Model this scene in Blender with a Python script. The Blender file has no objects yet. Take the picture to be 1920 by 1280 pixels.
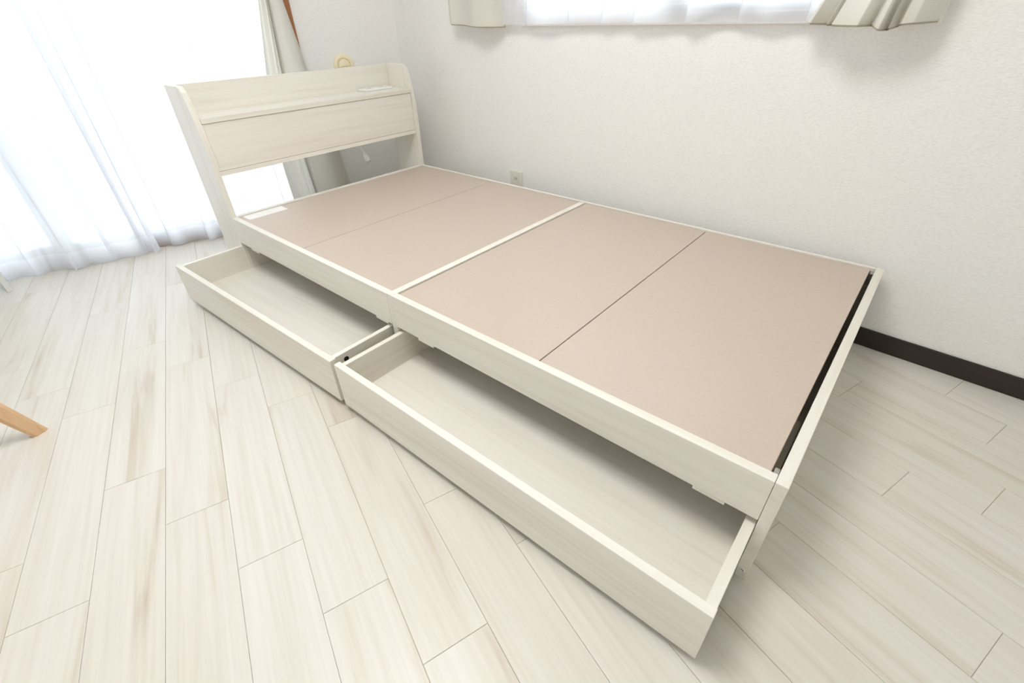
import bpy, bmesh, math, random
from mathutils import Vector, Matrix

random.seed(7)
S = bpy.context.scene
COL = S.collection

# ------------------------------------------------------------------ camera
cam_d = bpy.data.cameras.new('camera')
cam = bpy.data.objects.new('camera', cam_d)
COL.objects.link(cam)
cam_d.sensor_width = 36.0
cam_d.lens = 876.37 * 36.0 / 1920.0
cam_d.clip_start = 0.02
_yaw, _pitch, _roll = 0.7192, 0.6080, -0.0276
_fw = Vector((-math.sin(_yaw) * math.cos(_pitch), math.cos(_yaw) * math.cos(_pitch), -math.sin(_pitch)))
_r = Vector((math.cos(_yaw), math.sin(_yaw), 0.0))
_u = _r.cross(_fw)
_r2 = _r * math.cos(_roll) + _u * math.sin(_roll)
_u2 = _r2.cross(_fw)
_m = Matrix((_r2, _u2, -_fw)).transposed().to_4x4()
_m.translation = Vector((1.9826, -0.6317, 0.8902))
cam.matrix_world = _m
S.camera = cam

# ------------------------------------------------------------------ exposure, world
S.view_settings.view_transform = 'Standard'
S.view_settings.look = 'None'
S.view_settings.gamma = 1.0
S.view_settings.use_curve_mapping = False
S.view_settings.exposure = 0.72
S.cycles.use_denoising = True
S.cycles.max_bounces = 14
S.cycles.diffuse_bounces = 8
S.cycles.transmission_bounces = 8
S.cycles.transparent_max_bounces = 16
S.cycles.caustics_reflective = False
S.cycles.caustics_refractive = False

world = bpy.data.worlds.new('sky')
S.world = world
world.use_nodes = True
_bg = world.node_tree.nodes['Background']
_bg.inputs['Color'].default_value = (0.90, 0.95, 1.0, 1)
_bg.inputs['Strength'].default_value = 2.0

# ------------------------------------------------------------------ room frame
TH = math.radians(-18.5)
N = Vector((math.cos(TH), math.sin(TH), 0))          # into the room from the window wall
T = Vector((-N.y, N.x, 0))                           # along the window wall towards the corner
WC = -0.687                                          # window wall plane:  N . p = WC
WA = math.radians(-3.9)                              # direction of the wall behind the bed
BD = Vector((math.cos(WA), math.sin(WA), 0))
BN = Vector((math.sin(WA), -math.cos(WA), 0))        # into the room from the bed wall
BP = Vector((2.2, 1.003, 0))
_k = (WC - N.dot(BP)) / N.dot(BD)
C0 = BP + BD * _k                                    # corner of the two walls
C1 = C0 - T * 3.1
C2 = C1 + N * 3.9
_k = (BP - C2).dot(BN) / T.dot(BN)
C3 = C2 + T * _k
ROOM_H = 2.25
T0 = T.dot(C0)


def win_pt(t, off, z):
    """point by position along the window wall, distance into the room, height"""
    return N * (WC + off) + T * t + Vector((0, 0, z))


def bed_pt(s, off, z):
    """point by distance from the corner along the bed wall, distance into the room, height"""
    return C0 + BD * s + BN * off + Vector((0, 0, z))


# ------------------------------------------------------------------ daylight at the two windows
def area_light(name, centre, facing, sx, sy, power, colour):
    d = bpy.data.lights.new(name, 'AREA')
    d.shape = 'RECTANGLE'
    d.size, d.size_y = sx, sy
    d.energy = power
    d.color = colour
    o = bpy.data.objects.new(name, d)
    COL.objects.link(o)
    o.location = centre
    o.rotation_euler = facing.to_track_quat('-Z', 'Y').to_euler()
    return o


WIN1 = (-1.90, 0.482, 0.03, 1.95)       # t0, t1, z0, z1 on the window wall
WIN2 = (0.92, 2.20, 0.885, 1.90)       # s0, s1, z0, z1 on the bed wall
area_light('daylight_balcony_door', win_pt(-0.72, -0.35, 0.95), N, 2.5, 2.2, 18, (0.86, 0.91, 1.0))
area_light('daylight_side_window', bed_pt(1.56, -0.35, 1.40), BN, 1.4, 1.1, 18, (0.93, 0.96, 1.0))


# ------------------------------------------------------------------ materials
def new_mat(name):
    m = bpy.data.materials.new(name)
    m.use_nodes = True
    nt = m.node_tree
    b = nt.nodes['Principled BSDF']
    return m, nt, b


def plain(name, col, rough=0.5, spec=0.5, metal=0.0):
    m, nt, b = new_mat(name)
    b.inputs['Base Color'].default_value = (*col, 1)
    b.inputs['Roughness'].default_value = rough
    b.inputs['Specular IOR Level'].default_value = spec
    b.inputs['Metallic'].default_value = metal
    n = nt.nodes.new('ShaderNodeTexNoise')
    n.inputs['Scale'].default_value = 180
    bp = nt.nodes.new('ShaderNodeBump')
    bp.inputs['Strength'].default_value = 0.03
    bp.inputs['Distance'].default_value = 0.001
    nt.links.new(n.outputs['Fac'], bp.inputs['Height'])
    nt.links.new(bp.outputs['Normal'], b.inputs['Normal'])
    return m


def grain_vector(nt, scale, jitter=9.0):
    tc = nt.nodes.new('ShaderNodeTexCoord')
    oi = nt.nodes.new('ShaderNodeObjectInfo')
    mul = nt.nodes.new('ShaderNodeMath'); mul.operation = 'MULTIPLY'
    mul.inputs[1].default_value = jitter
    nt.links.new(oi.outputs['Random'], mul.inputs[0])
    add = nt.nodes.new('ShaderNodeVectorMath'); add.operation = 'ADD'
    nt.links.new(tc.outputs['Object'], add.inputs[0])
    nt.links.new(mul.outputs[0], add.inputs[1])
    mp = nt.nodes.new('ShaderNodeMapping')
    mp.inputs['Scale'].default_value = scale
    nt.links.new(add.outputs[0], mp.inputs['Vector'])
    return mp, oi


def ramp(nt, stops):
    r = nt.nodes.new('ShaderNodeValToRGB')
    el = r.color_ramp.elements
    el[0].position, el[0].color = stops[0][0], (*stops[0][1], 1)
    el[1].position, el[1].color = stops[-1][0], (*stops[-1][1], 1)
    for p, c in stops[1:-1]:
        e = el.new(p); e.color = (*c, 1)
    return r


def wood(name, axis, light, mid, dark, rough=0.42, coarse=9.0, fine=70.0, spec=0.4):
    m, nt, b = new_mat(name)
    sc = [coarse] * 3; sc[axis] = 0.9
    mp, oi = grain_vector(nt, sc)
    n1 = nt.nodes.new('ShaderNodeTexNoise')
    n1.inputs['Scale'].default_value = 1.0
    n1.inputs['Detail'].default_value = 5
    n1.inputs['Distortion'].default_value = 0.5
    nt.links.new(mp.outputs[0], n1.inputs['Vector'])
    sf = [fine] * 3; sf[axis] = 2.2
    mp2, _ = grain_vector(nt, sf)
    n2 = nt.nodes.new('ShaderNodeTexNoise')
    n2.inputs['Scale'].default_value = 1.0
    n2.inputs['Detail'].default_value = 4
    nt.links.new(mp2.outputs[0], n2.inputs['Vector'])
    mix = nt.nodes.new('ShaderNodeMath'); mix.operation = 'MULTIPLY_ADD'
    nt.links.new(n2.outputs['Fac'], mix.inputs[0]); mix.inputs[1].default_value = 0.45
    sub = nt.nodes.new('ShaderNodeMath'); sub.operation = 'MULTIPLY'
    nt.links.new(n1.outputs['Fac'], sub.inputs[0]); sub.inputs[1].default_value = 0.6
    nt.links.new(sub.outputs[0], mix.inputs[2])
    r = ramp(nt, [(0.36, dark), (0.50, mid), (0.64, light)])
    nt.links.new(mix.outputs[0], r.inputs[0])
    nt.links.new(r.outputs[0], b.inputs['Base Color'])
    b.inputs['Roughness'].default_value = rough
    b.inputs['Specular IOR Level'].default_value = spec
    bp = nt.nodes.new('ShaderNodeBump')
    bp.inputs['Strength'].default_value = 0.06
    bp.inputs['Distance'].default_value = 0.001
    nt.links.new(n2.outputs['Fac'], bp.inputs['Height'])
    nt.links.new(bp.outputs['Normal'], b.inputs['Normal'])
    return m


WL, WM, WD = (0.80, 0.775, 0.712), (0.765, 0.737, 0.665), (0.705, 0.668, 0.58)
M_wx = wood('white_wood_long', 0, WL, WM, WD)
M_wy = wood('white_wood_cross', 1, WL, WM, WD)
M_wz = wood('white_wood_upright', 2, WL, WM, WD)
M_edge = wood('white_edge_band', 0, (0.87, 0.85, 0.80), (0.85, 0.83, 0.77), (0.82, 0.79, 0.73), rough=0.4)


def floor_material():
    m, nt, b = new_mat('pale_plank')
    mp, oi = grain_vector(nt, (1.1, 16, 16), 31.0)
    n1 = nt.nodes.new('ShaderNodeTexNoise')
    n1.inputs['Scale'].default_value = 1.0
    n1.inputs['Detail'].default_value = 5
    n1.inputs['Roughness'].default_value = 0.55
    n1.inputs['Distortion'].default_value = 0.9
    nt.links.new(mp.outputs[0], n1.inputs['Vector'])
    mp2, _ = grain_vector(nt, (3.0, 110, 110), 31.0)
    n2 = nt.nodes.new('ShaderNodeTexNoise')
    n2.inputs['Scale'].default_value = 1.0
    n2.inputs['Detail'].default_value = 4
    nt.links.new(mp2.outputs[0], n2.inputs['Vector'])
    r = ramp(nt, [(0.27, (0.50, 0.43, 0.34)), (0.335, (0.62, 0.57, 0.485)), (0.40, (0.685, 0.652, 0.585)), (0.50, (0.715, 0.688, 0.63)), (0.66, (0.735, 0.713, 0.66))])
    nt.links.new(n1.outputs['Fac'], r.inputs[0])
    r2 = ramp(nt, [(0.30, (0.945, 0.935, 0.92)), (0.60, (1, 1, 1))])
    nt.links.new(n2.outputs['Fac'], r2.inputs[0])
    mul = nt.nodes.new('ShaderNodeMix'); mul.data_type = 'RGBA'; mul.blend_type = 'MULTIPLY'
    mul.inputs[0].default_value = 1.0
    nt.links.new(r.outputs[0], mul.inputs[6]); nt.links.new(r2.outputs[0], mul.inputs[7])
    # each plank a touch lighter or darker
    rr = ramp(nt, [(0.0, (0.97, 0.965, 0.955)), (1.0, (1.0, 1.0, 1.0))])
    nt.links.new(oi.outputs['Random'], rr.inputs[0])
    mu2 = nt.nodes.new('ShaderNodeMix'); mu2.data_type = 'RGBA'; mu2.blend_type = 'MULTIPLY'
    mu2.inputs[0].default_value = 1.0
    nt.links.new(mul.outputs[2], mu2.inputs[6]); nt.links.new(rr.outputs[0], mu2.inputs[7])
    nt.links.new(mu2.outputs[2], b.inputs['Base Color'])
    b.inputs['Roughness'].default_value = 0.38
    b.inputs['Specular IOR Level'].default_value = 0.4
    bp = nt.nodes.new('ShaderNodeBump')
    bp.inputs['Strength'].default_value = 0.08
    bp.inputs['Distance'].default_value = 0.0006
    nt.links.new(n2.outputs['Fac'], bp.inputs['Height'])
    nt.links.new(bp.outputs['Normal'], b.inputs['Normal'])
    return m


def wallpaper_material():
    m, nt, b = new_mat('woven_wallpaper')
    b.inputs['Roughness'].default_value = 0.75
    b.inputs['Specular IOR Level'].default_value = 0.25
    tc = nt.nodes.new('ShaderNodeTexCoord')
    mp = nt.nodes.new('ShaderNodeMapping')
    mp.inputs['Scale'].default_value = (120, 120, 430)
    nt.links.new(tc.outputs['Object'], mp.inputs['Vector'])
    n = nt.nodes.new('ShaderNodeTexNoise')
    n.inputs['Scale'].default_value = 1.0
    n.inputs['Detail'].default_value = 3
    nt.links.new(mp.outputs[0], n.inputs['Vector'])
    r = ramp(nt, [(0.30, (0.81, 0.803, 0.785)), (0.50, (0.858, 0.853, 0.84)), (0.70, (0.888, 0.885, 0.875))])
    nt.links.new(n.outputs['Fac'], r.inputs[0])
    nt.links.new(r.outputs[0], b.inputs['Base Color'])
    bp = nt.nodes.new('ShaderNodeBump')
    bp.inputs['Strength'].default_value = 0.6
    bp.inputs['Distance'].default_value = 0.0016
    nt.links.new(n.outputs['Fac'], bp.inputs['Height'])
    nt.links.new(bp.outputs['Normal'], b.inputs['Normal'])
    return m


def board_material():
    m, nt, b = new_mat('beige_fibreboard')
    tc = nt.nodes.new('ShaderNodeTexCoord')
    n = nt.nodes.new('ShaderNodeTexNoise')
    n.inputs['Scale'].default_value = 120
    n.inputs['Detail'].default_value = 6
    n.inputs['Roughness'].default_value = 0.7
    nt.links.new(tc.outputs['Object'], n.inputs['Vector'])
    r = ramp(nt, [(0.30, (0.535, 0.442, 0.370)), (0.52, (0.552, 0.459, 0.386)), (0.75, (0.572, 0.48, 0.405))])
    nt.links.new(n.outputs['Fac'], r.inputs[0])
    nt.links.new(r.outputs[0], b.inputs['Base Color'])
    b.inputs['Roughness'].default_value = 0.40
    b.inputs['Specular IOR Level'].default_value = 0.45
    return m


def cloth_material(name, col, translucent, transparent):
    m = bpy.data.materials.new(name)
    m.use_nodes = True
    nt = m.node_tree
    nt.nodes.clear()
    out = nt.nodes.new('ShaderNodeOutputMaterial')
    di = nt.nodes.new('ShaderNodeBsdfDiffuse'); di.inputs['Color'].default_value = (*col, 1)
    tl = nt.nodes.new('ShaderNodeBsdfTranslucent'); tl.inputs['Color'].default_value = (*col, 1)
    tp = nt.nodes.new('ShaderNodeBsdfTransparent'); tp.inputs['Color'].default_value = (1, 1, 1, 1)
    m1 = nt.nodes.new('ShaderNodeMixShader'); m1.inputs[0].default_value = translucent
    m2 = nt.nodes.new('ShaderNodeMixShader'); m2.inputs[0].default_value = transparent
    n = nt.nodes.new('ShaderNodeTexNoise'); n.inputs['Scale'].default_value = 900
    bp = nt.nodes.new('ShaderNodeBump'); bp.inputs['Strength'].default_value = 0.15
    bp.inputs['Distance'].default_value = 0.0006
    nt.links.new(n.outputs['Fac'], bp.inputs['Height'])
    nt.links.new(bp.outputs['Normal'], di.inputs['Normal'])
    nt.links.new(di.outputs[0], m1.inputs[1]); nt.links.new(tl.outputs[0], m1.inputs[2])
    nt.links.new(m1.outputs[0], m2.inputs[1]); nt.links.new(tp.outputs[0], m2.inputs[2])
    nt.links.new(m2.outputs[0], out.inputs['Surface'])
    return m


def glass_material():
    m = bpy.data.materials.new('window_glass')
    m.use_nodes = True
    nt = m.node_tree
    nt.nodes.clear()
    out = nt.nodes.new('ShaderNodeOutputMaterial')
    tp = nt.nodes.new('ShaderNodeBsdfTransparent'); tp.inputs['Color'].default_value = (0.96, 0.98, 0.98, 1)
    gl = nt.nodes.new('ShaderNodeBsdfGlossy'); gl.inputs['Roughness'].default_value = 0.02
    fr = nt.nodes.new('ShaderNodeFresnel'); fr.inputs['IOR'].default_value = 1.45
    mx = nt.nodes.new('ShaderNodeMixShader')
    nt.links.new(fr.outputs[0], mx.inputs[0])
    nt.links.new(tp.outputs[0], mx.inputs[1]); nt.links.new(gl.outputs[0], mx.inputs[2])
    nt.links.new(mx.outputs[0], out.inputs['Surface'])
    return m


M_floor = floor_material()
M_sub = plain('joint_backing', (0.50, 0.45, 0.37), 0.8)
M_wall = wallpaper_material()
M_ceil = plain('ceiling_paper', (0.88, 0.87, 0.85), 0.8, 0.2)
M_base = plain('dark_brown_vinyl', (0.028, 0.018, 0.014), 0.45, 0.4)
M_board = board_material()
M_sheer = cloth_material('white_sheer', (0.93, 0.94, 0.97), 0.66, 0.10)
M_hem = cloth_material('white_sheer_hem', (0.94, 0.95, 0.98), 0.74, 0.03)
M_drape = cloth_material('cream_drape', (0.76, 0.74, 0.68), 0.24, 0.0)
M_lining = cloth_material('olive_hem_lining', (0.50, 0.47, 0.38), 0.05, 0.0)
M_glass = glass_material()
M_brown = wood('brown_window_wood', 2, (0.36, 0.16, 0.06), (0.29, 0.115, 0.04), (0.21, 0.08, 0.028), 0.4)
M_alu = plain('grey_aluminium', (0.36, 0.38, 0.41), 0.35, 0.5, 0.6)
M_outlet = plain('ivory_plastic', (0.74, 0.72, 0.64), 0.4)
M_white_pl = plain('white_plastic', (0.86, 0.86, 0.85), 0.3)
M_cap = plain('cream_plastic', (0.86, 0.77, 0.54), 0.4)
M_dark = plain('dark_hole', (0.012, 0.010, 0.008), 0.8)
M_black = plain('black_rubber', (0.02, 0.02, 0.02), 0.6)
M_metal = plain('steel', (0.55, 0.53, 0.48), 0.3, 0.5, 1.0)
M_paper = plain('white_paper', (0.88, 0.88, 0.86), 0.6)
M_leg = wood('beech', 2, (0.72, 0.48, 0.29), (0.66, 0.42, 0.24), (0.58, 0.355, 0.19), 0.4)
M_cab = plain('white_laminate', (0.74, 0.76, 0.74), 0.4)
M_seat = plain('white_shell', (0.80, 0.80, 0.79), 0.35)


# ------------------------------------------------------------------ mesh helpers
def link(name, me, parent=None):
    o = bpy.data.objects.new(name, me)
    COL.objects.link(o)
    if parent is not None:
        o.parent = parent
    return o


def finish(name, bm, mat, parent=None, bevel=0.0, smooth=False, segs=2):
    if bevel > 0:
        bmesh.ops.bevel(bm, geom=list(bm.edges), offset=bevel, segments=segs, profile=0.5, affect='EDGES', clamp_overlap=True)
    bmesh.ops.recalc_face_normals(bm, faces=list(bm.faces))
    me = bpy.data.meshes.new(name)
    bm.to_mesh(me); bm.free()
    if smooth:
        for p in me.polygons:
            p.use_smooth = True
    me.materials.append(mat)
    return link(name, me, parent)


def add_box(bm, lo, hi):
    vs = [bm.verts.new((x, y, z)) for x in (lo[0], hi[0]) for y in (lo[1], hi[1]) for z in (lo[2], hi[2])]
    for f in ((0, 1, 3, 2), (4, 6, 7, 5), (0, 4, 5, 1), (2, 3, 7, 6), (0, 2, 6, 4), (1, 5, 7, 3)):
        bm.faces.new([vs[i] for i in f])
    return vs


def box(name, lo, hi, mat, parent=None, bevel=0.0012):
    bm = bmesh.new()
    add_box(bm, lo, hi)
    return finish(name, bm, mat, parent, bevel)


def frame_box(bm, f, lo, hi):
    """box in a wall frame: f maps (along, into room, up) to world"""
    vs = []
    for a in (lo[0], hi[0]):
        for o in (lo[1], hi[1]):
            for z in (lo[2], hi[2]):
                vs.append(bm.verts.new(f(a, o, z)))
    for q in ((0, 1, 3, 2), (4, 6, 7, 5), (0, 4, 5, 1), (2, 3, 7, 6), (0, 2, 6, 4), (1, 5, 7, 3)):
        bm.faces.new([vs[i] for i in q])


def prism_xz(bm, pts, y0, y1):
    """extrude an x-z outline along y"""
    a = [bm.verts.new((x, y0, z)) for x, z in pts]
    b = [bm.verts.new((x, y1, z)) for x, z in pts]
    n = len(pts)
    bm.faces.new(a); bm.faces.new(b[::-1])
    for i in range(n):
        bm.faces.new((a[i], b[i], b[(i + 1) % n], a[(i + 1) % n]))


def disc_profile(bm, M, prof, seg=40):
    """lathe (r, h) profile about local z, placed with matrix M; closed at both ends"""
    rings = []
    for r, h in prof:
        if r < 1e-6:
            rings.append([bm.verts.new(M @ Vector((0, 0, h)))])
        else:
            rings.append([bm.verts.new(M @ Vector((r * math.cos(2 * math.pi * k / seg), r * math.sin(2 * math.pi * k / seg), h))) for k in range(seg)])
    for A, B in zip(rings[:-1], rings[1:]):
        for k in range(seg):
            k2 = (k + 1) % seg
            if len(A) == 1:
                bm.faces.new((A[0], B[k], B[k2]))
            elif len(B) == 1:
                bm.faces.new((A[k], B[0], A[k2]))
            else:
                bm.faces.new((A[k], B[k], B[k2], A[k2]))


def tube(bm, pts, rad, seg=10):
    rings = []
    for i, p in enumerate(pts):
        p = Vector(p)
        d = (Vector(pts[min(i + 1, len(pts) - 1)]) - Vector(pts[max(i - 1, 0)])).normalized()
        a = d.orthogonal().normalized(); b = d.cross(a)
        rings.append([bm.verts.new(p + (a * math.cos(2 * math.pi * k / seg) + b * math.sin(2 * math.pi * k / seg)) * rad) for k in range(seg)])
    for A, B in zip(rings[:-1], rings[1:]):
        for k in range(seg):
            bm.faces.new((A[k], A[(k + 1) % seg], B[(k + 1) % seg], B[k]))
    bm.faces.new(rings[0][::-1]); bm.faces.new(rings[-1])


def tag(o, label, cat, group=None):
    o['label'] = label
    o['category'] = cat
    if group:
        o['group'] = group
    return o


def struct(o, label, cat):
    o['kind'] = 'structure'
    return tag(o, label, cat)


def thing(name, label, cat, loc=(0, 0, 0), rz=0.0, group=None):
    o = bpy.data.objects.new(name, None)
    o.empty_display_size = 0.1
    COL.objects.link(o)
    o.location = loc
    o.rotation_euler = (0, 0, rz)
    return tag(o, label, cat, group)


# ================================================================== SETTING
# ---- floor: backing slab and every plank
ROOM = [C0, C1, C2, C3]          # anticlockwise seen from above
bm = bmesh.new()
out = [C0 - N * .1 + T * .1, C1 - N * .1 - T * .1, C2 + N * .1 - T * .1, C3 + N * .1 + T * .1]
a = [bm.verts.new((p.x, p.y, -0.0022)) for p in out]
b = [bm.verts.new((p.x, p.y, -0.10)) for p in out]
bm.faces.new(a); bm.faces.new(b[::-1])
for i in range(4):
    bm.faces.new((a[i], b[i], b[(i + 1) % 4], a[(i + 1) % 4]))
floor = struct(finish('floor', bm, M_sub), 'pale whitewashed wood plank floor of the bedroom', 'floor')

PA = math.radians(-18.15)
PU = Vector((math.cos(PA), math.sin(PA), 0))
PW = Vector((-math.sin(PA), math.cos(PA), 0))
ROW0, PITCH, PLEN = -0.697, 0.1241, 0.6565
# joint positions along the boards, row by row (rows counted from the seam at ROW0)
JOINT = {-1: 0.252, 0: 0.449, 1: 0.613, 2: 0.318, 3: 0.503, 4: 0.699, 5: 0.877, 6: 1.051, 7: 1.414,
         8: 0.95, 9: 1.12, 10: 1.60, 11: 1.861, 12: 2.194, 13: 1.70, 14: 1.941, 15: 1.42, 16: 1.71, 17: 2.000}


def clip(poly, p0, p1):
    """keep the part of a 2-D polygon left of p0->p1"""
    res = []
    d = (p1[0] - p0[0], p1[1] - p0[1])
    side = lambda q: d[0] * (q[1] - p0[1]) - d[1] * (q[0] - p0[0])
    for i, q in enumerate(poly):
        w = poly[(i + 1) % len(poly)]
        sa, sb = side(q), side(w)
        if sa >= 0:
            res.append(q)
        if (sa >= 0) != (sb >= 0):
            k = sa / (sa - sb)
            res.append((q[0] + (w[0] - q[0]) * k, q[1] + (w[1] - q[1]) * k))
    return res


def poly_inset(poly, d):
    n = len(poly); res = []
    for i in range(n):
        p, q, r = Vector(poly[i - 1]), Vector(poly[i]), Vector(poly[(i + 1) % n])
        e1, e2 = (q - p).normalized(), (r - q).normalized()
        n1, n2 = Vector((-e1.y, e1.x)), Vector((-e2.y, e2.x))
        c = 1 + n1.dot(n2)
        res.append(tuple(q + (n1 + n2) * (d / max(c, 0.25))))
    return res


def plank_mesh(poly):
    bm = bmesh.new()
    top = [bm.verts.new((x, y, 0.0)) for x, y in poly_inset(poly, 0.0007)]
    mid = [bm.verts.new((x, y, -0.0006)) for x, y in poly]
    low = [bm.verts.new((x, y, -0.0021)) for x, y in poly]
    n = len(poly)
    bm.faces.new(top)
    for i in range(n):
        j = (i + 1) % n
        bm.faces.new((mid[i], mid[j], top[j], top[i]))
        bm.faces.new((low[i], low[j], mid[j], mid[i]))
    bmesh.ops.recalc_face_normals(bm, faces=list(bm.faces))
    me = bpy.data.meshes.new('plank')
    bm.to_mesh(me); bm.free()
    me.materials.append(M_floor)
    return me


GAP = 0.0003
full_rect = [(-PLEN / 2 + GAP, -PITCH / 2 + GAP), (PLEN / 2 - GAP, -PITCH / 2 + GAP), (PLEN / 2 - GAP, PITCH / 2 - GAP), (-PLEN / 2 + GAP, PITCH / 2 - GAP)]
full_mesh = plank_mesh(full_rect)
area_full = (PLEN - 2 * GAP) * (PITCH - 2 * GAP)
for row in range(-15, 24):
    w = ROW0 + (row + 0.5) * PITCH
    j0 = JOINT.get(row, (row * 0.178) % PLEN + random.uniform(-.03, .03))
    for k in range(-5, 8):
        u = j0 + (k + 0.5) * PLEN
        c = PU * u + PW * w
        loc = [((p - c).dot(PU), (p - c).dot(PW)) for p in ROOM]
        poly = list(full_rect)
        for i in range(4):
            if len(poly) < 3:
                break
            poly = clip(poly, loc[i], loc[(i + 1) % 4])
        if len(poly) < 3:
            continue
        ar = 0.5 * abs(sum(poly[i][0] * poly[(i + 1) % len(poly)][1] - poly[(i + 1) % len(poly)][0] * poly[i][1] for i in range(len(poly))))
        if ar < 0.0012:
            continue
        me = full_mesh if ar > area_full * 0.999 else plank_mesh(poly)
        o = link('plank', me, floor)
        o.location = c
        o.rotation_euler = (0, 0, PA)


# ---- walls
def wall_with_opening(name, f, a0, a1, op, label):
    bm = bmesh.new()
    if op:
        o0, o1, z0, z1 = op
        frame_box(bm, f, (a0, -0.12, -0.02), (o0, 0, ROOM_H))
        frame_box(bm, f, (o1, -0.12, -0.02), (a1, 0, ROOM_H))
        frame_box(bm, f, (o0, -0.12, -0.02), (o1, 0, z0))
        frame_box(bm, f, (o0, -0.12, z1), (o1, 0, ROOM_H))
    else:
        frame_box(bm, f, (a0, -0.12, -0.02), (a1, 0, ROOM_H))
    return struct(finish(name, bm, M_wall), label, 'wall')


LEN_B = (C3 - C0).length
LEN_1 = 3.1
wall_with_opening('wall_back', win_pt, T0 - LEN_1 - .12, T0 + 0.12, WIN1, 'white papered wall with the balcony door behind the headboard')
wall_with_opening('wall_right', bed_pt, -0.12, LEN_B + 0.12, WIN2, 'white woven wallpaper wall along the far side of the bed')
f_left = lambda a, o, z: C1 + N * a + T * o + Vector((0, 0, z))
wall_with_opening('wall_left', f_left, -0.12, 4.02, None, 'plain white wall on the far left outside the view')
_d23 = T
f_front = lambda a, o, z: C2 + T * a - N * o + Vector((0, 0, z))
wall_with_opening('wall_front', f_front, -0.12, (C3 - C2).length + .12, None, 'plain white wall behind the camera')

bm = bmesh.new()
a = [bm.verts.new((p.x, p.y, ROOM_H)) for p in out]
b = [bm.verts.new((p.x, p.y, ROOM_H + .1)) for p in out]
bm.faces.new(a); bm.faces.new(b[::-1])
for i in range(4):
    bm.faces.new((a[i], b[i], b[(i + 1) % 4], a[(i + 1) % 4]))
struct(finish('ceiling', bm, M_ceil), 'plain white ceiling above the room', 'ceiling')

# ---- baseboards
def skirting(name, f, a0, a1, label):
    bm = bmesh.new()
    frame_box(bm, f, (a0, 0.0, 0.0), (a1, 0.007, 0.060))
    return struct(finish(name, bm, M_base, bevel=0.002), label, 'baseboard')


skirting('baseboard_right', bed_pt, 0.01, LEN_B - 0.01, 'dark brown vinyl baseboard along the wall beside the bed')
skirting('baseboard_back', win_pt, 0.528, T0 - 0.012, 'dark brown baseboard between balcony door and corner')

# ---- balcony door (window_1): brown casing, two aluminium sashes, glass
t0, t1, z0, z1 = WIN1
bm = bmesh.new()
for lo, hi in (((t0 - .04, -.10, 0.0), (t0, .012, z1 + .04)), ((t1, -.10, 0.0), (t1 + .04, .012, z1 + .04)),
               ((t0, -.10, z1), (t1, .012, z1 + .04))):
    frame_box(bm, win_pt, lo, hi)
win1 = struct(finish('window_1', bm, M_brown, bevel=0.002), 'tall balcony door with brown casing behind the sheer curtains', 'window')
bm = bmesh.new()
frame_box(bm, win_pt, (t0, -.10, 0.0), (t1, .022, 0.018))
finish('sill', bm, M_brown, win1, 0.002)
for (sa, sb, so) in ((t0 + .002, (t0 + t1) / 2 + .03, -.075), ((t0 + t1) / 2 - .03, t1 - .002, -.045)):
    bm = bmesh.new()
    frame_box(bm, win_pt, (sa, so, .035), (sa + .045, so + .025, z1 - .002))
    frame_box(bm, win_pt, (sb - .045, so, .035), (sb, so + .025, z1 - .002))
    frame_box(bm, win_pt, (sa + .045, so, .035), (sb - .045, so + .025, .070))
    frame_box(bm, win_pt, (sa + .045, so, z1 - .05), (sb - .045, so + .025, z1 - .002))
    sash = finish('sash', bm, M_alu, win1, 0.001)
    bm = bmesh.new()
    frame_box(bm, win_pt, (sa + .045, so + .010, .070), (sb - .045, so + .015, z1 - .05))
    finish('pane', bm, M_glass, sash)

# ---- window over the bed (window_2)
t0, t1, z0, z1 = WIN2
bm = bmesh.new()
for lo, hi in (((t0 - .03, -.10, z0 - .03), (t0, .010, z1 + .03)), ((t1, -.10, z0 - .03), (t1 + .03, .010, z1 + .03)),
               ((t0, -.10, z1), (t1, .010, z1 + .03)), ((t0, -.10, z0 - .03), (t1, .010, z0))):
    frame_box(bm, bed_pt, lo, hi)
win2 = struct(finish('window_2', bm, M_wall, bevel=0.002), 'bright side window above the bed behind white sheers', 'window')
for (sa, sb, so) in ((t0 + .002, (t0 + t1) / 2 + .02, -.075), ((t0 + t1) / 2 - .02, t1 - .002, -.045)):
    bm = bmesh.new()
    frame_box(bm, bed_pt, (sa, so, z0 + .002), (sa + .035, so + .025, z1 - .002))
    frame_box(bm, bed_pt, (sb - .035, so, z0 + .002), (sb, so + .025, z1 - .002))
    frame_box(bm, bed_pt, (sa + .035, so, z0 + .002), (sb - .035, so + .025, z0 + .037))
    frame_box(bm, bed_pt, (sa + .035, so, z1 - .037), (sb - .035, so + .025, z1 - .002))
    sash = finish('sash', bm, M_alu, win2, 0.001)
    bm = bmesh.new()
    frame_box(bm, bed_pt, (sa + .035, so + .010, z0 + .037), (sb - .035, so + .015, z1 - .037))
    finish('pane', bm, M_glass, sash)


# ================================================================== BED
H, L, W, TK, HR = 0.270, 2.000, 0.980, 0.020, 0.101
XM0, XM1 = 0.973, 0.995
bed = thing('bed', 'white wood-grain single bed frame with shelf headboard and bare beige boards', 'bed')

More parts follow.
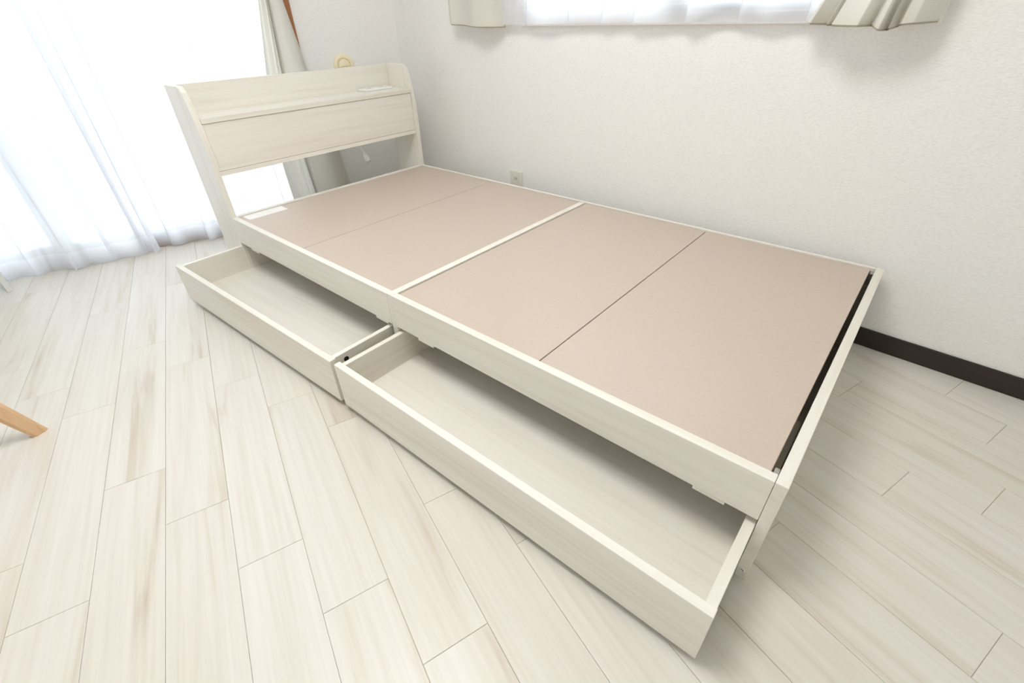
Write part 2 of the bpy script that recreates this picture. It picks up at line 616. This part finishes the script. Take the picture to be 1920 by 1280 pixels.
# foot panel, centre divider, rails
box('foot_panel', (L - TK, 0, 0), (L, W, H), M_wy, bed, 0.0012)
box('centre_divider', (XM0, 0.0006, 0.0), (XM1, W - TK, H), M_wz, bed, 0.001)
box('side_rail', (0.0008, 0, H - HR), (XM0 - .0006, TK, H), M_wx, bed, 0.0012)
box('side_rail', (XM1 + .0006, 0, H - HR), (L - TK - .0006, TK, H), M_wx, bed, 0.0012)
box('far_rail', (0.0008, W - 0.012, 0.0), (L - TK - .0006, W, H), M_wx, bed, 0.001)
box('head_rail', (-0.020, TK + .0005, H - 0.10), (0.0, W - .0125, H), M_wy, bed, 0.001)
# support battens whose ends peep out below the rails
for x0, x1 in ((0.087, 0.150), (0.893, 0.952), (1.085, 1.146), (1.864, 1.923)):
    box('support_batten', (x0, 0.001, 0.1605), (x1, TK, 0.1685), M_wx, bed, 0.0008)
for y0 in (0.032, 0.93):
    for x0, x1 in ((0.02, 0.955), (1.01, 1.95)):
        box('bearer', (x0, y0, 0.222), (x1, y0 + .02, 0.2515), M_wx, bed, 0.001)
# mattress boards
for x0, x1 in ((0.002, 0.4845), (0.487, 0.971), (0.9975, 1.4855), (1.488, 1.968)):
    o = box('mattress_board', (x0, 0.0225, 0.2525), (x1, W - 0.0145, 0.2655), M_board, bed, 0.0012)
    o['label'] = 'beige fibreboard mattress board'
box('paper_label', (0.004, 0.040, 0.2656), (0.066, 0.197, 0.2662), M_paper, bed, 0.0)['label'] = 'blank white paper label on the board'
# steel brackets in the gap at the foot
for y0 in (0.024, 0.945):
    box('corner_bracket', (L - TK - .009, y0, 0.225), (L - TK - .0005, y0 + .018, 0.262), M_metal, bed, 0.001)

# headboard
prof = [(-0.181, 0.0), (-0.0005, 0.0), (-0.0005, 0.50), (-0.004, 0.555), (-0.013, 0.615), (-0.026, 0.672),
        (-0.036, 0.700), (-0.047, 0.713), (-0.060, 0.718), (-0.181, 0.718)]
for y0, y1 in ((0.0, 0.019), (W - 0.019, W)):
    bm = bmesh.new()
    prism_xz(bm, prof, y0, y1)
    finish('headboard_post', bm, M_wz, bed, 0.0014)
hy0, hy1 = 0.0195, W - 0.0195
box('back_panel', (-0.180, hy0, 0.422), (-0.166, hy1, 0.716), M_wy, bed, 0.001)
box('shelf', (-0.165, hy0, 0.602), (-0.008, hy1, 0.619), M_wy, bed, 0.001)
box('front_panel', (-0.026, hy0, 0.4395), (-0.012, hy1, 0.601), M_wy, bed, 0.001)
box('bottom_panel', (-0.165, hy0, 0.422), (-0.010, hy1, 0.4385), M_wy, bed, 0.001)
pl = box('socket_plate', (-0.158, 0.775, 0.6195), (-0.095, 0.925, 0.6275), M_white_pl, bed, 0.002)
pl['label'] = 'slim white power socket plate'
for sy in (0.815, 0.885):
    for dy in (-.007, .005):
        box('socket_slot', (-0.136, sy + dy, 0.6274), (-0.124, sy + dy + .002, 0.6278), M_dark, pl, 0.0)
bm = bmesh.new()
tube(bm, [(-0.118, 0.690, 0.424), (-0.118, 0.694, 0.410), (-0.119, 0.701, 0.396), (-0.120, 0.708, 0.382), (-0.120, 0.714, 0.368), (-0.120, 0.719, 0.356)], 0.0035)
cord = finish('power_cord', bm, M_white_pl, bed, smooth=True)
cord['label'] = 'white cord with two-pin plug'
bm = bmesh.new()
pd = Vector((0, 0.36, -0.93)).normalized()
q = pd.to_track_quat('Z', 'X').to_matrix().to_4x4(); q.translation = Vector((-0.120, 0.717, 0.362))
disc_profile(bm, q, [(0, 0), (0.005, 0), (0.006, 0.008), (0.0105, 0.014), (0.013, 0.036), (0.0125, 0.040), (0, 0.040)], 16)
plug = finish('plug', bm, M_white_pl, cord, smooth=False)
for sgn in (-1, 1):
    bm = bmesh.new()
    vs = add_box(bm, (-0.003, sgn * .0065 - .0008, 0.0402), (0.003, sgn * .0065 + .0008, 0.056))
    for vv in vs:
        vv.co = q @ Vector((vv.co.y, vv.co.x, vv.co.z))
    finish('plug_pin', bm, M_metal, cord)
# foot panel front edge: little screw cover near the floor
bm = bmesh.new()
disc_profile(bm, Matrix.Translation((L - .0105, 0.0, 0.024)) @ Matrix.Rotation(math.pi / 2, 4, 'X'), [(0, -.0004), (0.0055, -.0004), (0.0055, 0.0007), (0.0046, 0.0011), (0, 0.0011)], 20)
cap = finish('screw_cover', bm, M_white_pl, bed)
bm = bmesh.new()
add_box(bm, (L - .0125, -.0015, 0.0255), (L - .0085, -.00112, 0.0268))
add_box(bm, (L - .0090, -.0015, 0.0225), (L - .0078, -.00112, 0.0262))
finish('cover_slot', bm, M_dark, cap)


# ================================================================== DRAWERS
def drawer(label, right_x, front_y, ang, length, hole):
    """local frame: origin at the right front corner on the floor, x to the left end negative, y into the bed"""
    d = bpy.data.objects.new('drawer', None)
    COL.objects.link(d)
    d.parent = bed
    d.location = (right_x, front_y, 0)
    d.rotation_euler = (0, 0, ang)
    d['label'] = label
    D, zb, zt, th = 0.52, 0.019, 0.157, 0.018
    box('front_panel', (-length, 0, zb), (0, th, zt), M_wx, d, 0.0012)
    il, ir = -length + 0.008, -0.008
    sw = 0.015
    if not hole:
        ir, sw = -0.001, 0.018
    sb = 0.028
    box('side_panel', (il, th + .0004, sb), (il + 0.015, D, zt - .003), M_wy, d, 0.001)
    rp = box('side_panel', (ir - sw, th + .0004, sb), (ir, D, zt - .003), M_wy, d, 0.001)
    box('back_panel', (il + .0155, D - 0.012, sb), (ir - sw - .0005, D, zt - .01), M_wx, d, 0.001)
    box('bottom_panel', (il + .0153, th + .0004, 0.050), (ir - sw - .0003, D - .0125, 0.056), M_wx, d, 0.0)
    if hole:
        bm = bmesh.new()
        disc_profile(bm, Matrix.Translation((ir, 0.052, 0.132)) @ Matrix.Rotation(math.pi / 2, 4, 'Y'),
                     [(0, -.0002), (0.0075, -.0002), (0.0075, .0006), (0.006, .0006), (0.0055, .0003), (0, .0003)], 24)
        finish('bolt_hole', bm, M_dark, d)
        bm = bmesh.new()
        disc_profile(bm, Matrix.Translation((0, 0.010, 0.092)) @ Matrix.Rotation(math.pi / 2, 4, 'Y'),
                     [(0, -.0002), (0.003, -.0002), (0.003, .0006), (0, .0006)], 12)
        finish('screw', bm, M_metal, d)
    for cx in (il + 0.06, ir - 0.06):
        for cy in (0.07, D - 0.06):
            bm = bmesh.new()
            M = Matrix.Translation((cx, cy, 0.0141)) @ Matrix.Rotation(math.pi / 2, 4, 'Y')
            disc_profile(bm, M, [(0, -.008), (0.012, -.008), (0.014, -.006), (0.014, .006), (0.012, .008), (0, .008)], 20)
            wheel = finish('caster', bm, M_black, d)
            bm = bmesh.new()
            add_box(bm, (cx - .0115, cy - .012, 0.012), (cx - .0085, cy + .012, 0.0498))
            add_box(bm, (cx + .0085, cy - .012, 0.012), (cx + .0115, cy + .012, 0.0498))
            add_box(bm, (cx - .0115, cy - .016, 0.030), (cx + .0115, cy + .016, 0.0498))
            finish('caster_fork', bm, M_metal, d)
    return d


drawer('white wooden bed drawer pulled out at a slight skew nearest the headboard', 0.9732, -0.2081, 0.0352, 0.9895, True)
drawer('white wooden bed drawer pulled out straight nearest the foot of the bed', 1.982, -0.1981, 0.0099, 0.9895, False)


# ================================================================== CURTAINS
def cloth(name, f, zs, ns, edge, off, mat, parent=None, shift=None):
    """sheet: edge(z) -> (a0, a1) along the wall, off(s, z) -> distance into the room"""
    bm = bmesh.new()
    rows = []
    for z in zs:
        a0, a1 = edge(z)
        row = []
        for k in range(ns + 1):
            a_ = a0 + (a1 - a0) * k / ns
            da, do = shift(a_, z) if shift else (0.0, 0.0)
            row.append(bm.verts.new(f(a_ + da, off(k / ns, z) + do, z)))
        rows.append(row)
    for A, B in zip(rows[:-1], rows[1:]):
        for k in range(ns):
            bm.faces.new((A[k], A[k + 1], B[k + 1], B[k]))
    return finish(name, bm, mat, parent, smooth=True)


def wavy_hem(o, f_n, amp, freq, zmax, ph):
    """lift the lower border a little, unevenly"""
    for v_ in o.data.vertices:
        if v_.co.z < zmax:
            s = v_.co.x * freq + v_.co.y * freq
            v_.co.z += amp * (1 - v_.co.z / zmax) * math.sin(s + ph)


def lin(z, pts):
    for (za, va), (zb, vb) in zip(pts[:-1], pts[1:]):
        if z <= zb:
            k = min(max((z - za) / (zb - za), 0), 1)
            return va + (vb - va) * k
    return pts[-1][1]


def zlist(a, b, n):
    return [a + (b - a) * k / n for k in range(n + 1)]


# tall sheers in front of the balcony door
def folds(seed, base, amp, n, flare=0.25):
    rnd = random.Random(seed)
    comp = [(rnd.uniform(.6, 1.5) * n * (k + 1) / 3, rnd.uniform(0, 6.28), rnd.uniform(.5, 1) / (1 + .45 * k)) for k in range(5)]

    def off(s, z):
        v = sum(a * math.sin(6.283 * fq * s + ph + 0.25 * math.sin(z * 2 + ph)) for fq, ph, a in comp)
        return max(0.026, base + amp * v * (1 + flare * (1.9 - z) / 1.9))
    return off


def tucks(spots):
    """narrow pleats where the cloth doubles back over itself: (position, width, reach, lean)"""
    def shift(a, z):
        da = do = 0.0
        for c, w, b, lean in spots:
            q_ = (a - c - lean * z) / w
            if abs(q_) < 4:
                da += b * math.exp(-q_ * q_)
                do += 0.010 * math.tanh(q_ * 1.2) * math.exp(-(q_ / 2.2) ** 2)
        return da, do
    return shift


def sheer_pair(name, label, f, edge, zb, zt, off, ns, hem, group, shift=None):
    root = thing(name, label, 'curtain', f(sum(edge(zb)) / 2, 0.05, 0), 0, group)
    inv = Matrix.Translation(-root.location)
    a = cloth('curtain_panel', f, zlist(zb + hem, zt, 24), ns, edge, off, M_sheer, root, shift)
    b = cloth('hem', f, zlist(zb, zb + hem, 4), ns, edge, off, M_hem, root, shift)
    for o in (a, b):
        o.data.transform(inv)
    return root, a, b


r1, _, h1 = sheer_pair('sheer_curtain', 'white sheer curtain panel at the far left, hem sweeping the floor', win_pt,
                       lambda z: (-0.945 + .02 * z, -0.345 - .03 * z), 0.004, 1.99, folds(3, 0.100, 0.015, 5), 300, 0.075, 'tall white sheers at the balcony door',
                       tucks([(-.85, .022, .036, .0), (-.70, .018, .030, -.02), (-.57, .022, .050, -.015), (-.46, .026, .062, -.01), (-.395, .016, .026, 0)]))
r2, _, h2 = sheer_pair('sheer_curtain', 'white sheer curtain panel hanging right behind the headboard', win_pt,
                       lambda z: (-0.415, 0.345), 0.006, 1.99, folds(11, 0.060, 0.010, 6), 360, 0.075, 'tall white sheers at the balcony door',
                       tucks([(-.33, .020, .034, .0), (-.17, .020, .032, .01), (.04, .022, .035, .0), (.22, .018, .030, 0)]))
# third panel beyond the left edge closes the doorway
r3, _, h3 = sheer_pair('sheer_curtain', 'white sheer curtain panel outside the left edge by the cabinet', win_pt,
                       lambda z: (-1.95, -1.00), 0.012, 1.99, folds(21, 0.060, 0.011, 7), 120, 0.075, 'tall white sheers at the balcony door')


# cream drape gathered at the right of the balcony door
def slot(x, c, w):
    return math.exp(-((x - c) / w) ** 2)


def drape_off(s, z):
    if s < 0.40:
        v = 0.108 + 0.012 * math.sin(6.283 * (3.4 * s) + 2.4) 
    else:
        q_ = (s - 0.40) / 0.60
        v = 0.118 + 0.020 * math.sin(3.14 * min(q_ * 1.15, 1.0)) - 0.030 * q_ ** 2
    v -= 0.050 * slot(s, 0.395, 0.020)
    v -= 0.022 * slot(s, 0.26 + .05 * z, 0.018)
    v -= 0.020 * slot(s, 1.0, 0.06)
    return v


def drape_edge(z):
    return (lin(z, [(0.0, .300), (.145, .295), (.3, .290), (.69, .330), (.97, .380), (1.10, .392), (1.25, .36), (1.98, .16)]),
            lin(z, [(0.0, .622), (.17, .605), (.3, .590), (.70, .522), (.97, .487), (1.10, .478), (1.25, .50), (1.98, .60)]))


dr = thing('drape', 'cream drape gathered beside the balcony door behind the headboard', 'curtain', win_pt(.45, .1, 0))
o = cloth('curtain_panel', win_pt, zlist(0.010, 1.98, 60), 180, drape_edge, drape_off, M_drape, dr)
o.data.transform(Matrix.Translation(-dr.location))
bm = bmesh.new()
ring = [win_pt(.435 + .052 * math.cos(a_), .11 + .04 * math.sin(a_), 1.10) for a_ in [6.283 * k / 32 for k in range(32)]]
lo_ = [bm.verts.new(p - Vector((0, 0, .02))) for p in ring]; hi_ = [bm.verts.new(p + Vector((0, 0, .02))) for p in ring]
for k in range(32):
    bm.faces.new((lo_[k], lo_[(k + 1) % 32], hi_[(k + 1) % 32], hi_[k]))
o = finish('tieback', bm, M_drape, dr, smooth=True)
o.data.transform(Matrix.Translation(-dr.location))

# sheer and two cream drapes at the side window
sh, _, _ = sheer_pair('sheer_curtain', 'short white sheer curtain across the side window above the bed', bed_pt,
                      lambda z: (0.775, 2.06), 0.862, 1.98, folds(5, 0.042, 0.006, 7, 0.1), 500, 0.05, None,
                      tucks([(.93, .016, .026, .0), (1.12, .018, .030, 0), (1.25, .02, .034, .02), (1.40, .018, .030, 0), (1.58, .02, .032, 0), (1.74, .016, .028, 0), (1.90, .02, .032, .02)]))


def short_drape(label, edge, off, zb, hem_fn):
    d = thing('drape', label, 'curtain', bed_pt(sum(edge(zb)) / 2, .1, 0))
    inv = Matrix.Translation(-d.location)
    zs = zlist(zb, 1.98, 40)
    o = cloth('curtain_panel', bed_pt, zs, 160, edge, off, M_drape, d)
    for i in range(161):
        o.data.vertices[i].co.z += hem_fn(i / 160)
    o.data.transform(inv)
    b = cloth('hem', bed_pt, [zb - .004, zb + .004], 80, edge, lambda s, z: off(s, zb) - .006, M_lining, d)
    for i in range(81):
        b.data.vertices[i].co.z += hem_fn(i / 80)
        b.data.vertices[81 + i].co.z += hem_fn(i / 80)
    b.data.transform(inv)
    return d


short_drape('cream drape at the left end of the side window above the headboard',
            lambda z: (lin(z, [(.8, .515), (1.4, .50), (1.98, .45)]), lin(z, [(.8, .822), (1.0, .808), (1.98, .84)])),
            lambda s, z: 0.076 + 0.014 * math.sin(6.283 * 1.3 * s + 2.6) - .03 * slot(s, 1.0, .08) - .02 * slot(s, 0, .05), 0.862,
            lambda s: 0.006 * math.sin(3 * s + 2) )


def right_off(s, z):
    knots = [(0, .085), (.06, .120), (.17, .075), (.21, .125), (.235, .105), (.27, .140), (.48, .145), (.53, .085),
             (.60, .135), (.645, .145), (.665, .070), (.70, .130), (.735, .085), (.78, .125), (.86, .120), (1.0, .075)]
    k = 1.0 - 0.35 * min(max((z - .86) / 1.0, 0), 1)
    return .045 + (lin(s, knots) - .06) * k


short_drape('cream drape in deep folds at the right end of the side window',
            lambda z: (lin(z, [(.8, 1.93), (.87, 1.965), (.97, 2.01), (1.15, 2.05), (1.98, 1.80)]), lin(z, [(.8, 2.225), (.97, 2.235), (1.15, 2.24), (1.98, 2.30)])),
            right_off, 0.860, lambda s: -.006 * math.sin(3.14 * s) - .010 * slot(s, .67, .07))

# curtain rails
def rail(name, f, a0, a1, z, off, label):
    r = thing(name, label, 'curtain rail', f((a0 + a1) / 2, off, z))
    bm = bmesh.new()
    tube(bm, [f(a0, off, z), f(a1, off, z)], 0.011, 14)
    o = finish('rod', bm, M_white_pl, r, smooth=True); o.data.transform(Matrix.Translation(-r.location))
    for a_ in (a0 + .05, (a0 + a1) / 2, a1 - .05):
        bm = bmesh.new()
        frame_box(bm, f, (a_ - .01, 0.0, z - .015), (a_ + .01, off, z + .015))
        o = finish('bracket', bm, M_white_pl, r, .001); o.data.transform(Matrix.Translation(-r.location))


rail('curtain_rail', win_pt, -2.0, .72, 2.02, .08, 'white curtain rail above the balcony door')
rail('curtain_rail', bed_pt, .40, 2.36, 2.02, .08, 'white curtain rail above the side window')


# ================================================================== WALL FITTINGS
# round cream cap on the wall beside the drape
vc = thing('vent_cap', 'round cream plastic vent cap on the wall above the headboard', 'vent', win_pt(.712, 0, .706))
bm = bmesh.new()
MV = N.to_track_quat('Z', 'Y').to_matrix().to_4x4()
disc_profile(bm, MV, [(0, 0.0), (0.050, 0.0), (0.050, 0.006), (0.047, 0.011), (0.040, 0.014), (0.033, 0.0145), (0.031, 0.0115), (0, 0.0115)], 48)
finish('cover', bm, M_cap, vc)
bm = bmesh.new()
disc_profile(bm, MV, [(0, 0.0117), (0.029, 0.0117), (0.027, 0.0165), (0.018, 0.0195), (0, 0.0205)], 40)
k_ = finish('knob', bm, M_cap, vc, smooth=True)
bm = bmesh.new()
vs = add_box(bm, (-0.017, -0.0035, 0.0195), (0.017, 0.0035, 0.0245))
for vv in vs:
    vv.co = MV @ vv.co
finish('grip', bm, M_cap, k_, 0.0015)

# wall outlet between bed and wall
oc = thing('wall_outlet', 'ivory two-slot wall outlet on the wall just above the bed rail', 'outlet', bed_pt(.845, 0, .16))
inv = Matrix.Translation(-oc.location)
bm = bmesh.new()
frame_box(bm, bed_pt, (.806, 0.0002, .165), (.882, .007, .285))
o = finish('plate', bm, M_outlet, oc, .002); o.data.transform(inv)
for zc in (.252, .198):
    bm = bmesh.new()
    frame_box(bm, bed_pt, (.829, .0072, zc - .017), (.859, .0095, zc + .017))
    so = finish('socket', bm, M_outlet, oc, .001); so.data.transform(inv)
    for a_ in (.8375, .8485):
        bm = bmesh.new()
        frame_box(bm, bed_pt, (a_, .0094, zc - .006), (a_ + .0022, .0099, zc + .006))
        o = finish('slot', bm, M_dark, so); o.data.transform(inv)


# ================================================================== FURNITURE AT THE LEFT EDGE
# white cabinet: its near right corner just enters the picture
CX, CY = -0.722, -0.678
cb = thing('cabinet', 'slim white cabinet at the left edge beside the sheer curtain', 'cabinet', (CX, CY, 0), math.radians(0))
Wd, Dp, Hc = 0.40, 0.10, 0.60
box('side_panel', (-Dp, -.018, 0), (0, 0, Hc - .0185), M_cab, cb)
box('side_panel', (-Dp, -Wd, 0), (0, -Wd + .018, Hc - .0185), M_cab, cb)
box('top_panel', (-Dp, -Wd, Hc - .018), (0.004, 0.0, Hc), M_cab, cb)
box('bottom_panel', (-Dp, -Wd + .0185, .04), (-.021, -.0185, .058), M_cab, cb)
box('back_panel', (-Dp, -Wd + .0185, .0585), (-Dp + .008, -.0185, Hc - .0185), M_cab, cb)
dd = box('door', (-.019, -Wd + .020, .045), (0, -.020, Hc - .021), M_cab, cb)
box('handle', (0.0005, -.06, .32), (.018, -.05, .42), M_metal, dd, .002)

# chair with splayed beech legs: only one foot shows
ch = thing('chair', 'white chair with splayed light beech legs at the left edge', 'chair', (0.51, -1.11, 0))
base = Vector((0.51, -1.11, 0))
feet = [(Vector((0.419, -0.787, 0)), Vector((0.462, -0.916, .41))), (Vector((0.885, -1.02, 0)), Vector((0.76, -1.06, .41))),
        (Vector((0.12, -1.12, 0)), Vector((0.25, -1.15, .41))), (Vector((0.62, -1.42, 0)), Vector((0.58, -1.30, .41)))]
for fo, to in feet:
    ax = (to - fo).normalized()
    out_h = Vector((-ax.x, -ax.y, 0)).normalized()       # outward
    side = ax.cross(out_h).normalized()
    rad = side.cross(ax).normalized()
    bm = bmesh.new()
    secs = []
    for k, (w_, d_) in ((0.0, (.0125, .0165)), (0.25, (.0145, .019)), (1.0, (.019, .025))):
        c = fo + (to - fo) * k
        pts = []
        for a_, b_ in ((-1, -.6), (-.6, -1), (.6, -1), (1, -.6), (1, .6), (.6, 1), (-.6, 1), (-1, .6)):
            p = c + side * (a_ * w_) + rad * (b_ * d_)
            if k == 0.0:
                p -= ax * (p.z / ax.z)              # cut level on the floor
            pts.append(bm.verts.new(p - base))
        secs.append(pts)
    for A, B in zip(secs[:-1], secs[1:]):
        for k in range(8):
            bm.faces.new((A[k], A[(k + 1) % 8], B[(k + 1) % 8], B[k]))
    bm.faces.new(secs[0][::-1]); bm.faces.new(secs[-1])
    finish('leg', bm, M_leg, ch, 0.0)
bm = bmesh.new()
disc_profile(bm, Matrix.Translation((0, 0, .41)), [(0, 0), (.20, 0), (.225, .012), (.23, .03), (.21, .042), (.12, .036), (0, .032)], 48)
finish('seat', bm, M_seat, ch, smooth=True)
bm = bmesh.new()
pr = []
for k in range(25):
    a_ = math.radians(195 + 150 * k / 24)
    for (r_, z_) in ((.215, .45), (.235, .60), (.250, .76), (.240, .76), (.225, .60), (.205, .45)):
        pr.append(bm.verts.new((r_ * math.cos(a_), r_ * math.sin(a_), z_ - (.0 if z_ < .7 else .10 * abs(k - 12) / 12))))
for k in range(24):
    for j in range(6):
        i0, i1 = k * 6 + j, k * 6 + (j + 1) % 6
        bm.faces.new((pr[i0], pr[i1], pr[i1 + 6], pr[i0 + 6]))
bm.faces.new(pr[:6]); bm.faces.new(pr[-6:][::-1])
finish('backrest', bm, M_seat, ch)


# ================================================================== ADDED CEILING LAMP (unseen, put in to brighten the room)
LX, LY = 1.16, -0.40
cl = thing('added_ceiling_lamp', 'large round white ceiling lamp, unseen above the view and added to light the room', 'lamp', (LX, LY, ROOM_H))
bm = bmesh.new()
disc_profile(bm, Matrix.Identity(4), [(0, 0), (0.42, 0), (0.44, -.01), (0.44, -.035), (0.425, -.04), (0, -.04)], 64)
finish('base', bm, M_white_pl, cl, smooth=False)
bm = bmesh.new()
disc_profile(bm, Matrix.Identity(4), [(0.422, -.0405), (0.415, -.06), (0.37, -.085), (0.22, -.098), (0, -.102)], 64)
mlamp, ntl, bl = new_mat('added_lamp_diffuser')
bl.inputs['Emission Color'].default_value = (1.0, 0.98, 0.95, 1)
bl.inputs['Emission Strength'].default_value = 9.2  # glow of the added lamp lifts the whole room
finish('diffuser', bm, mlamp, cl, smooth=True)
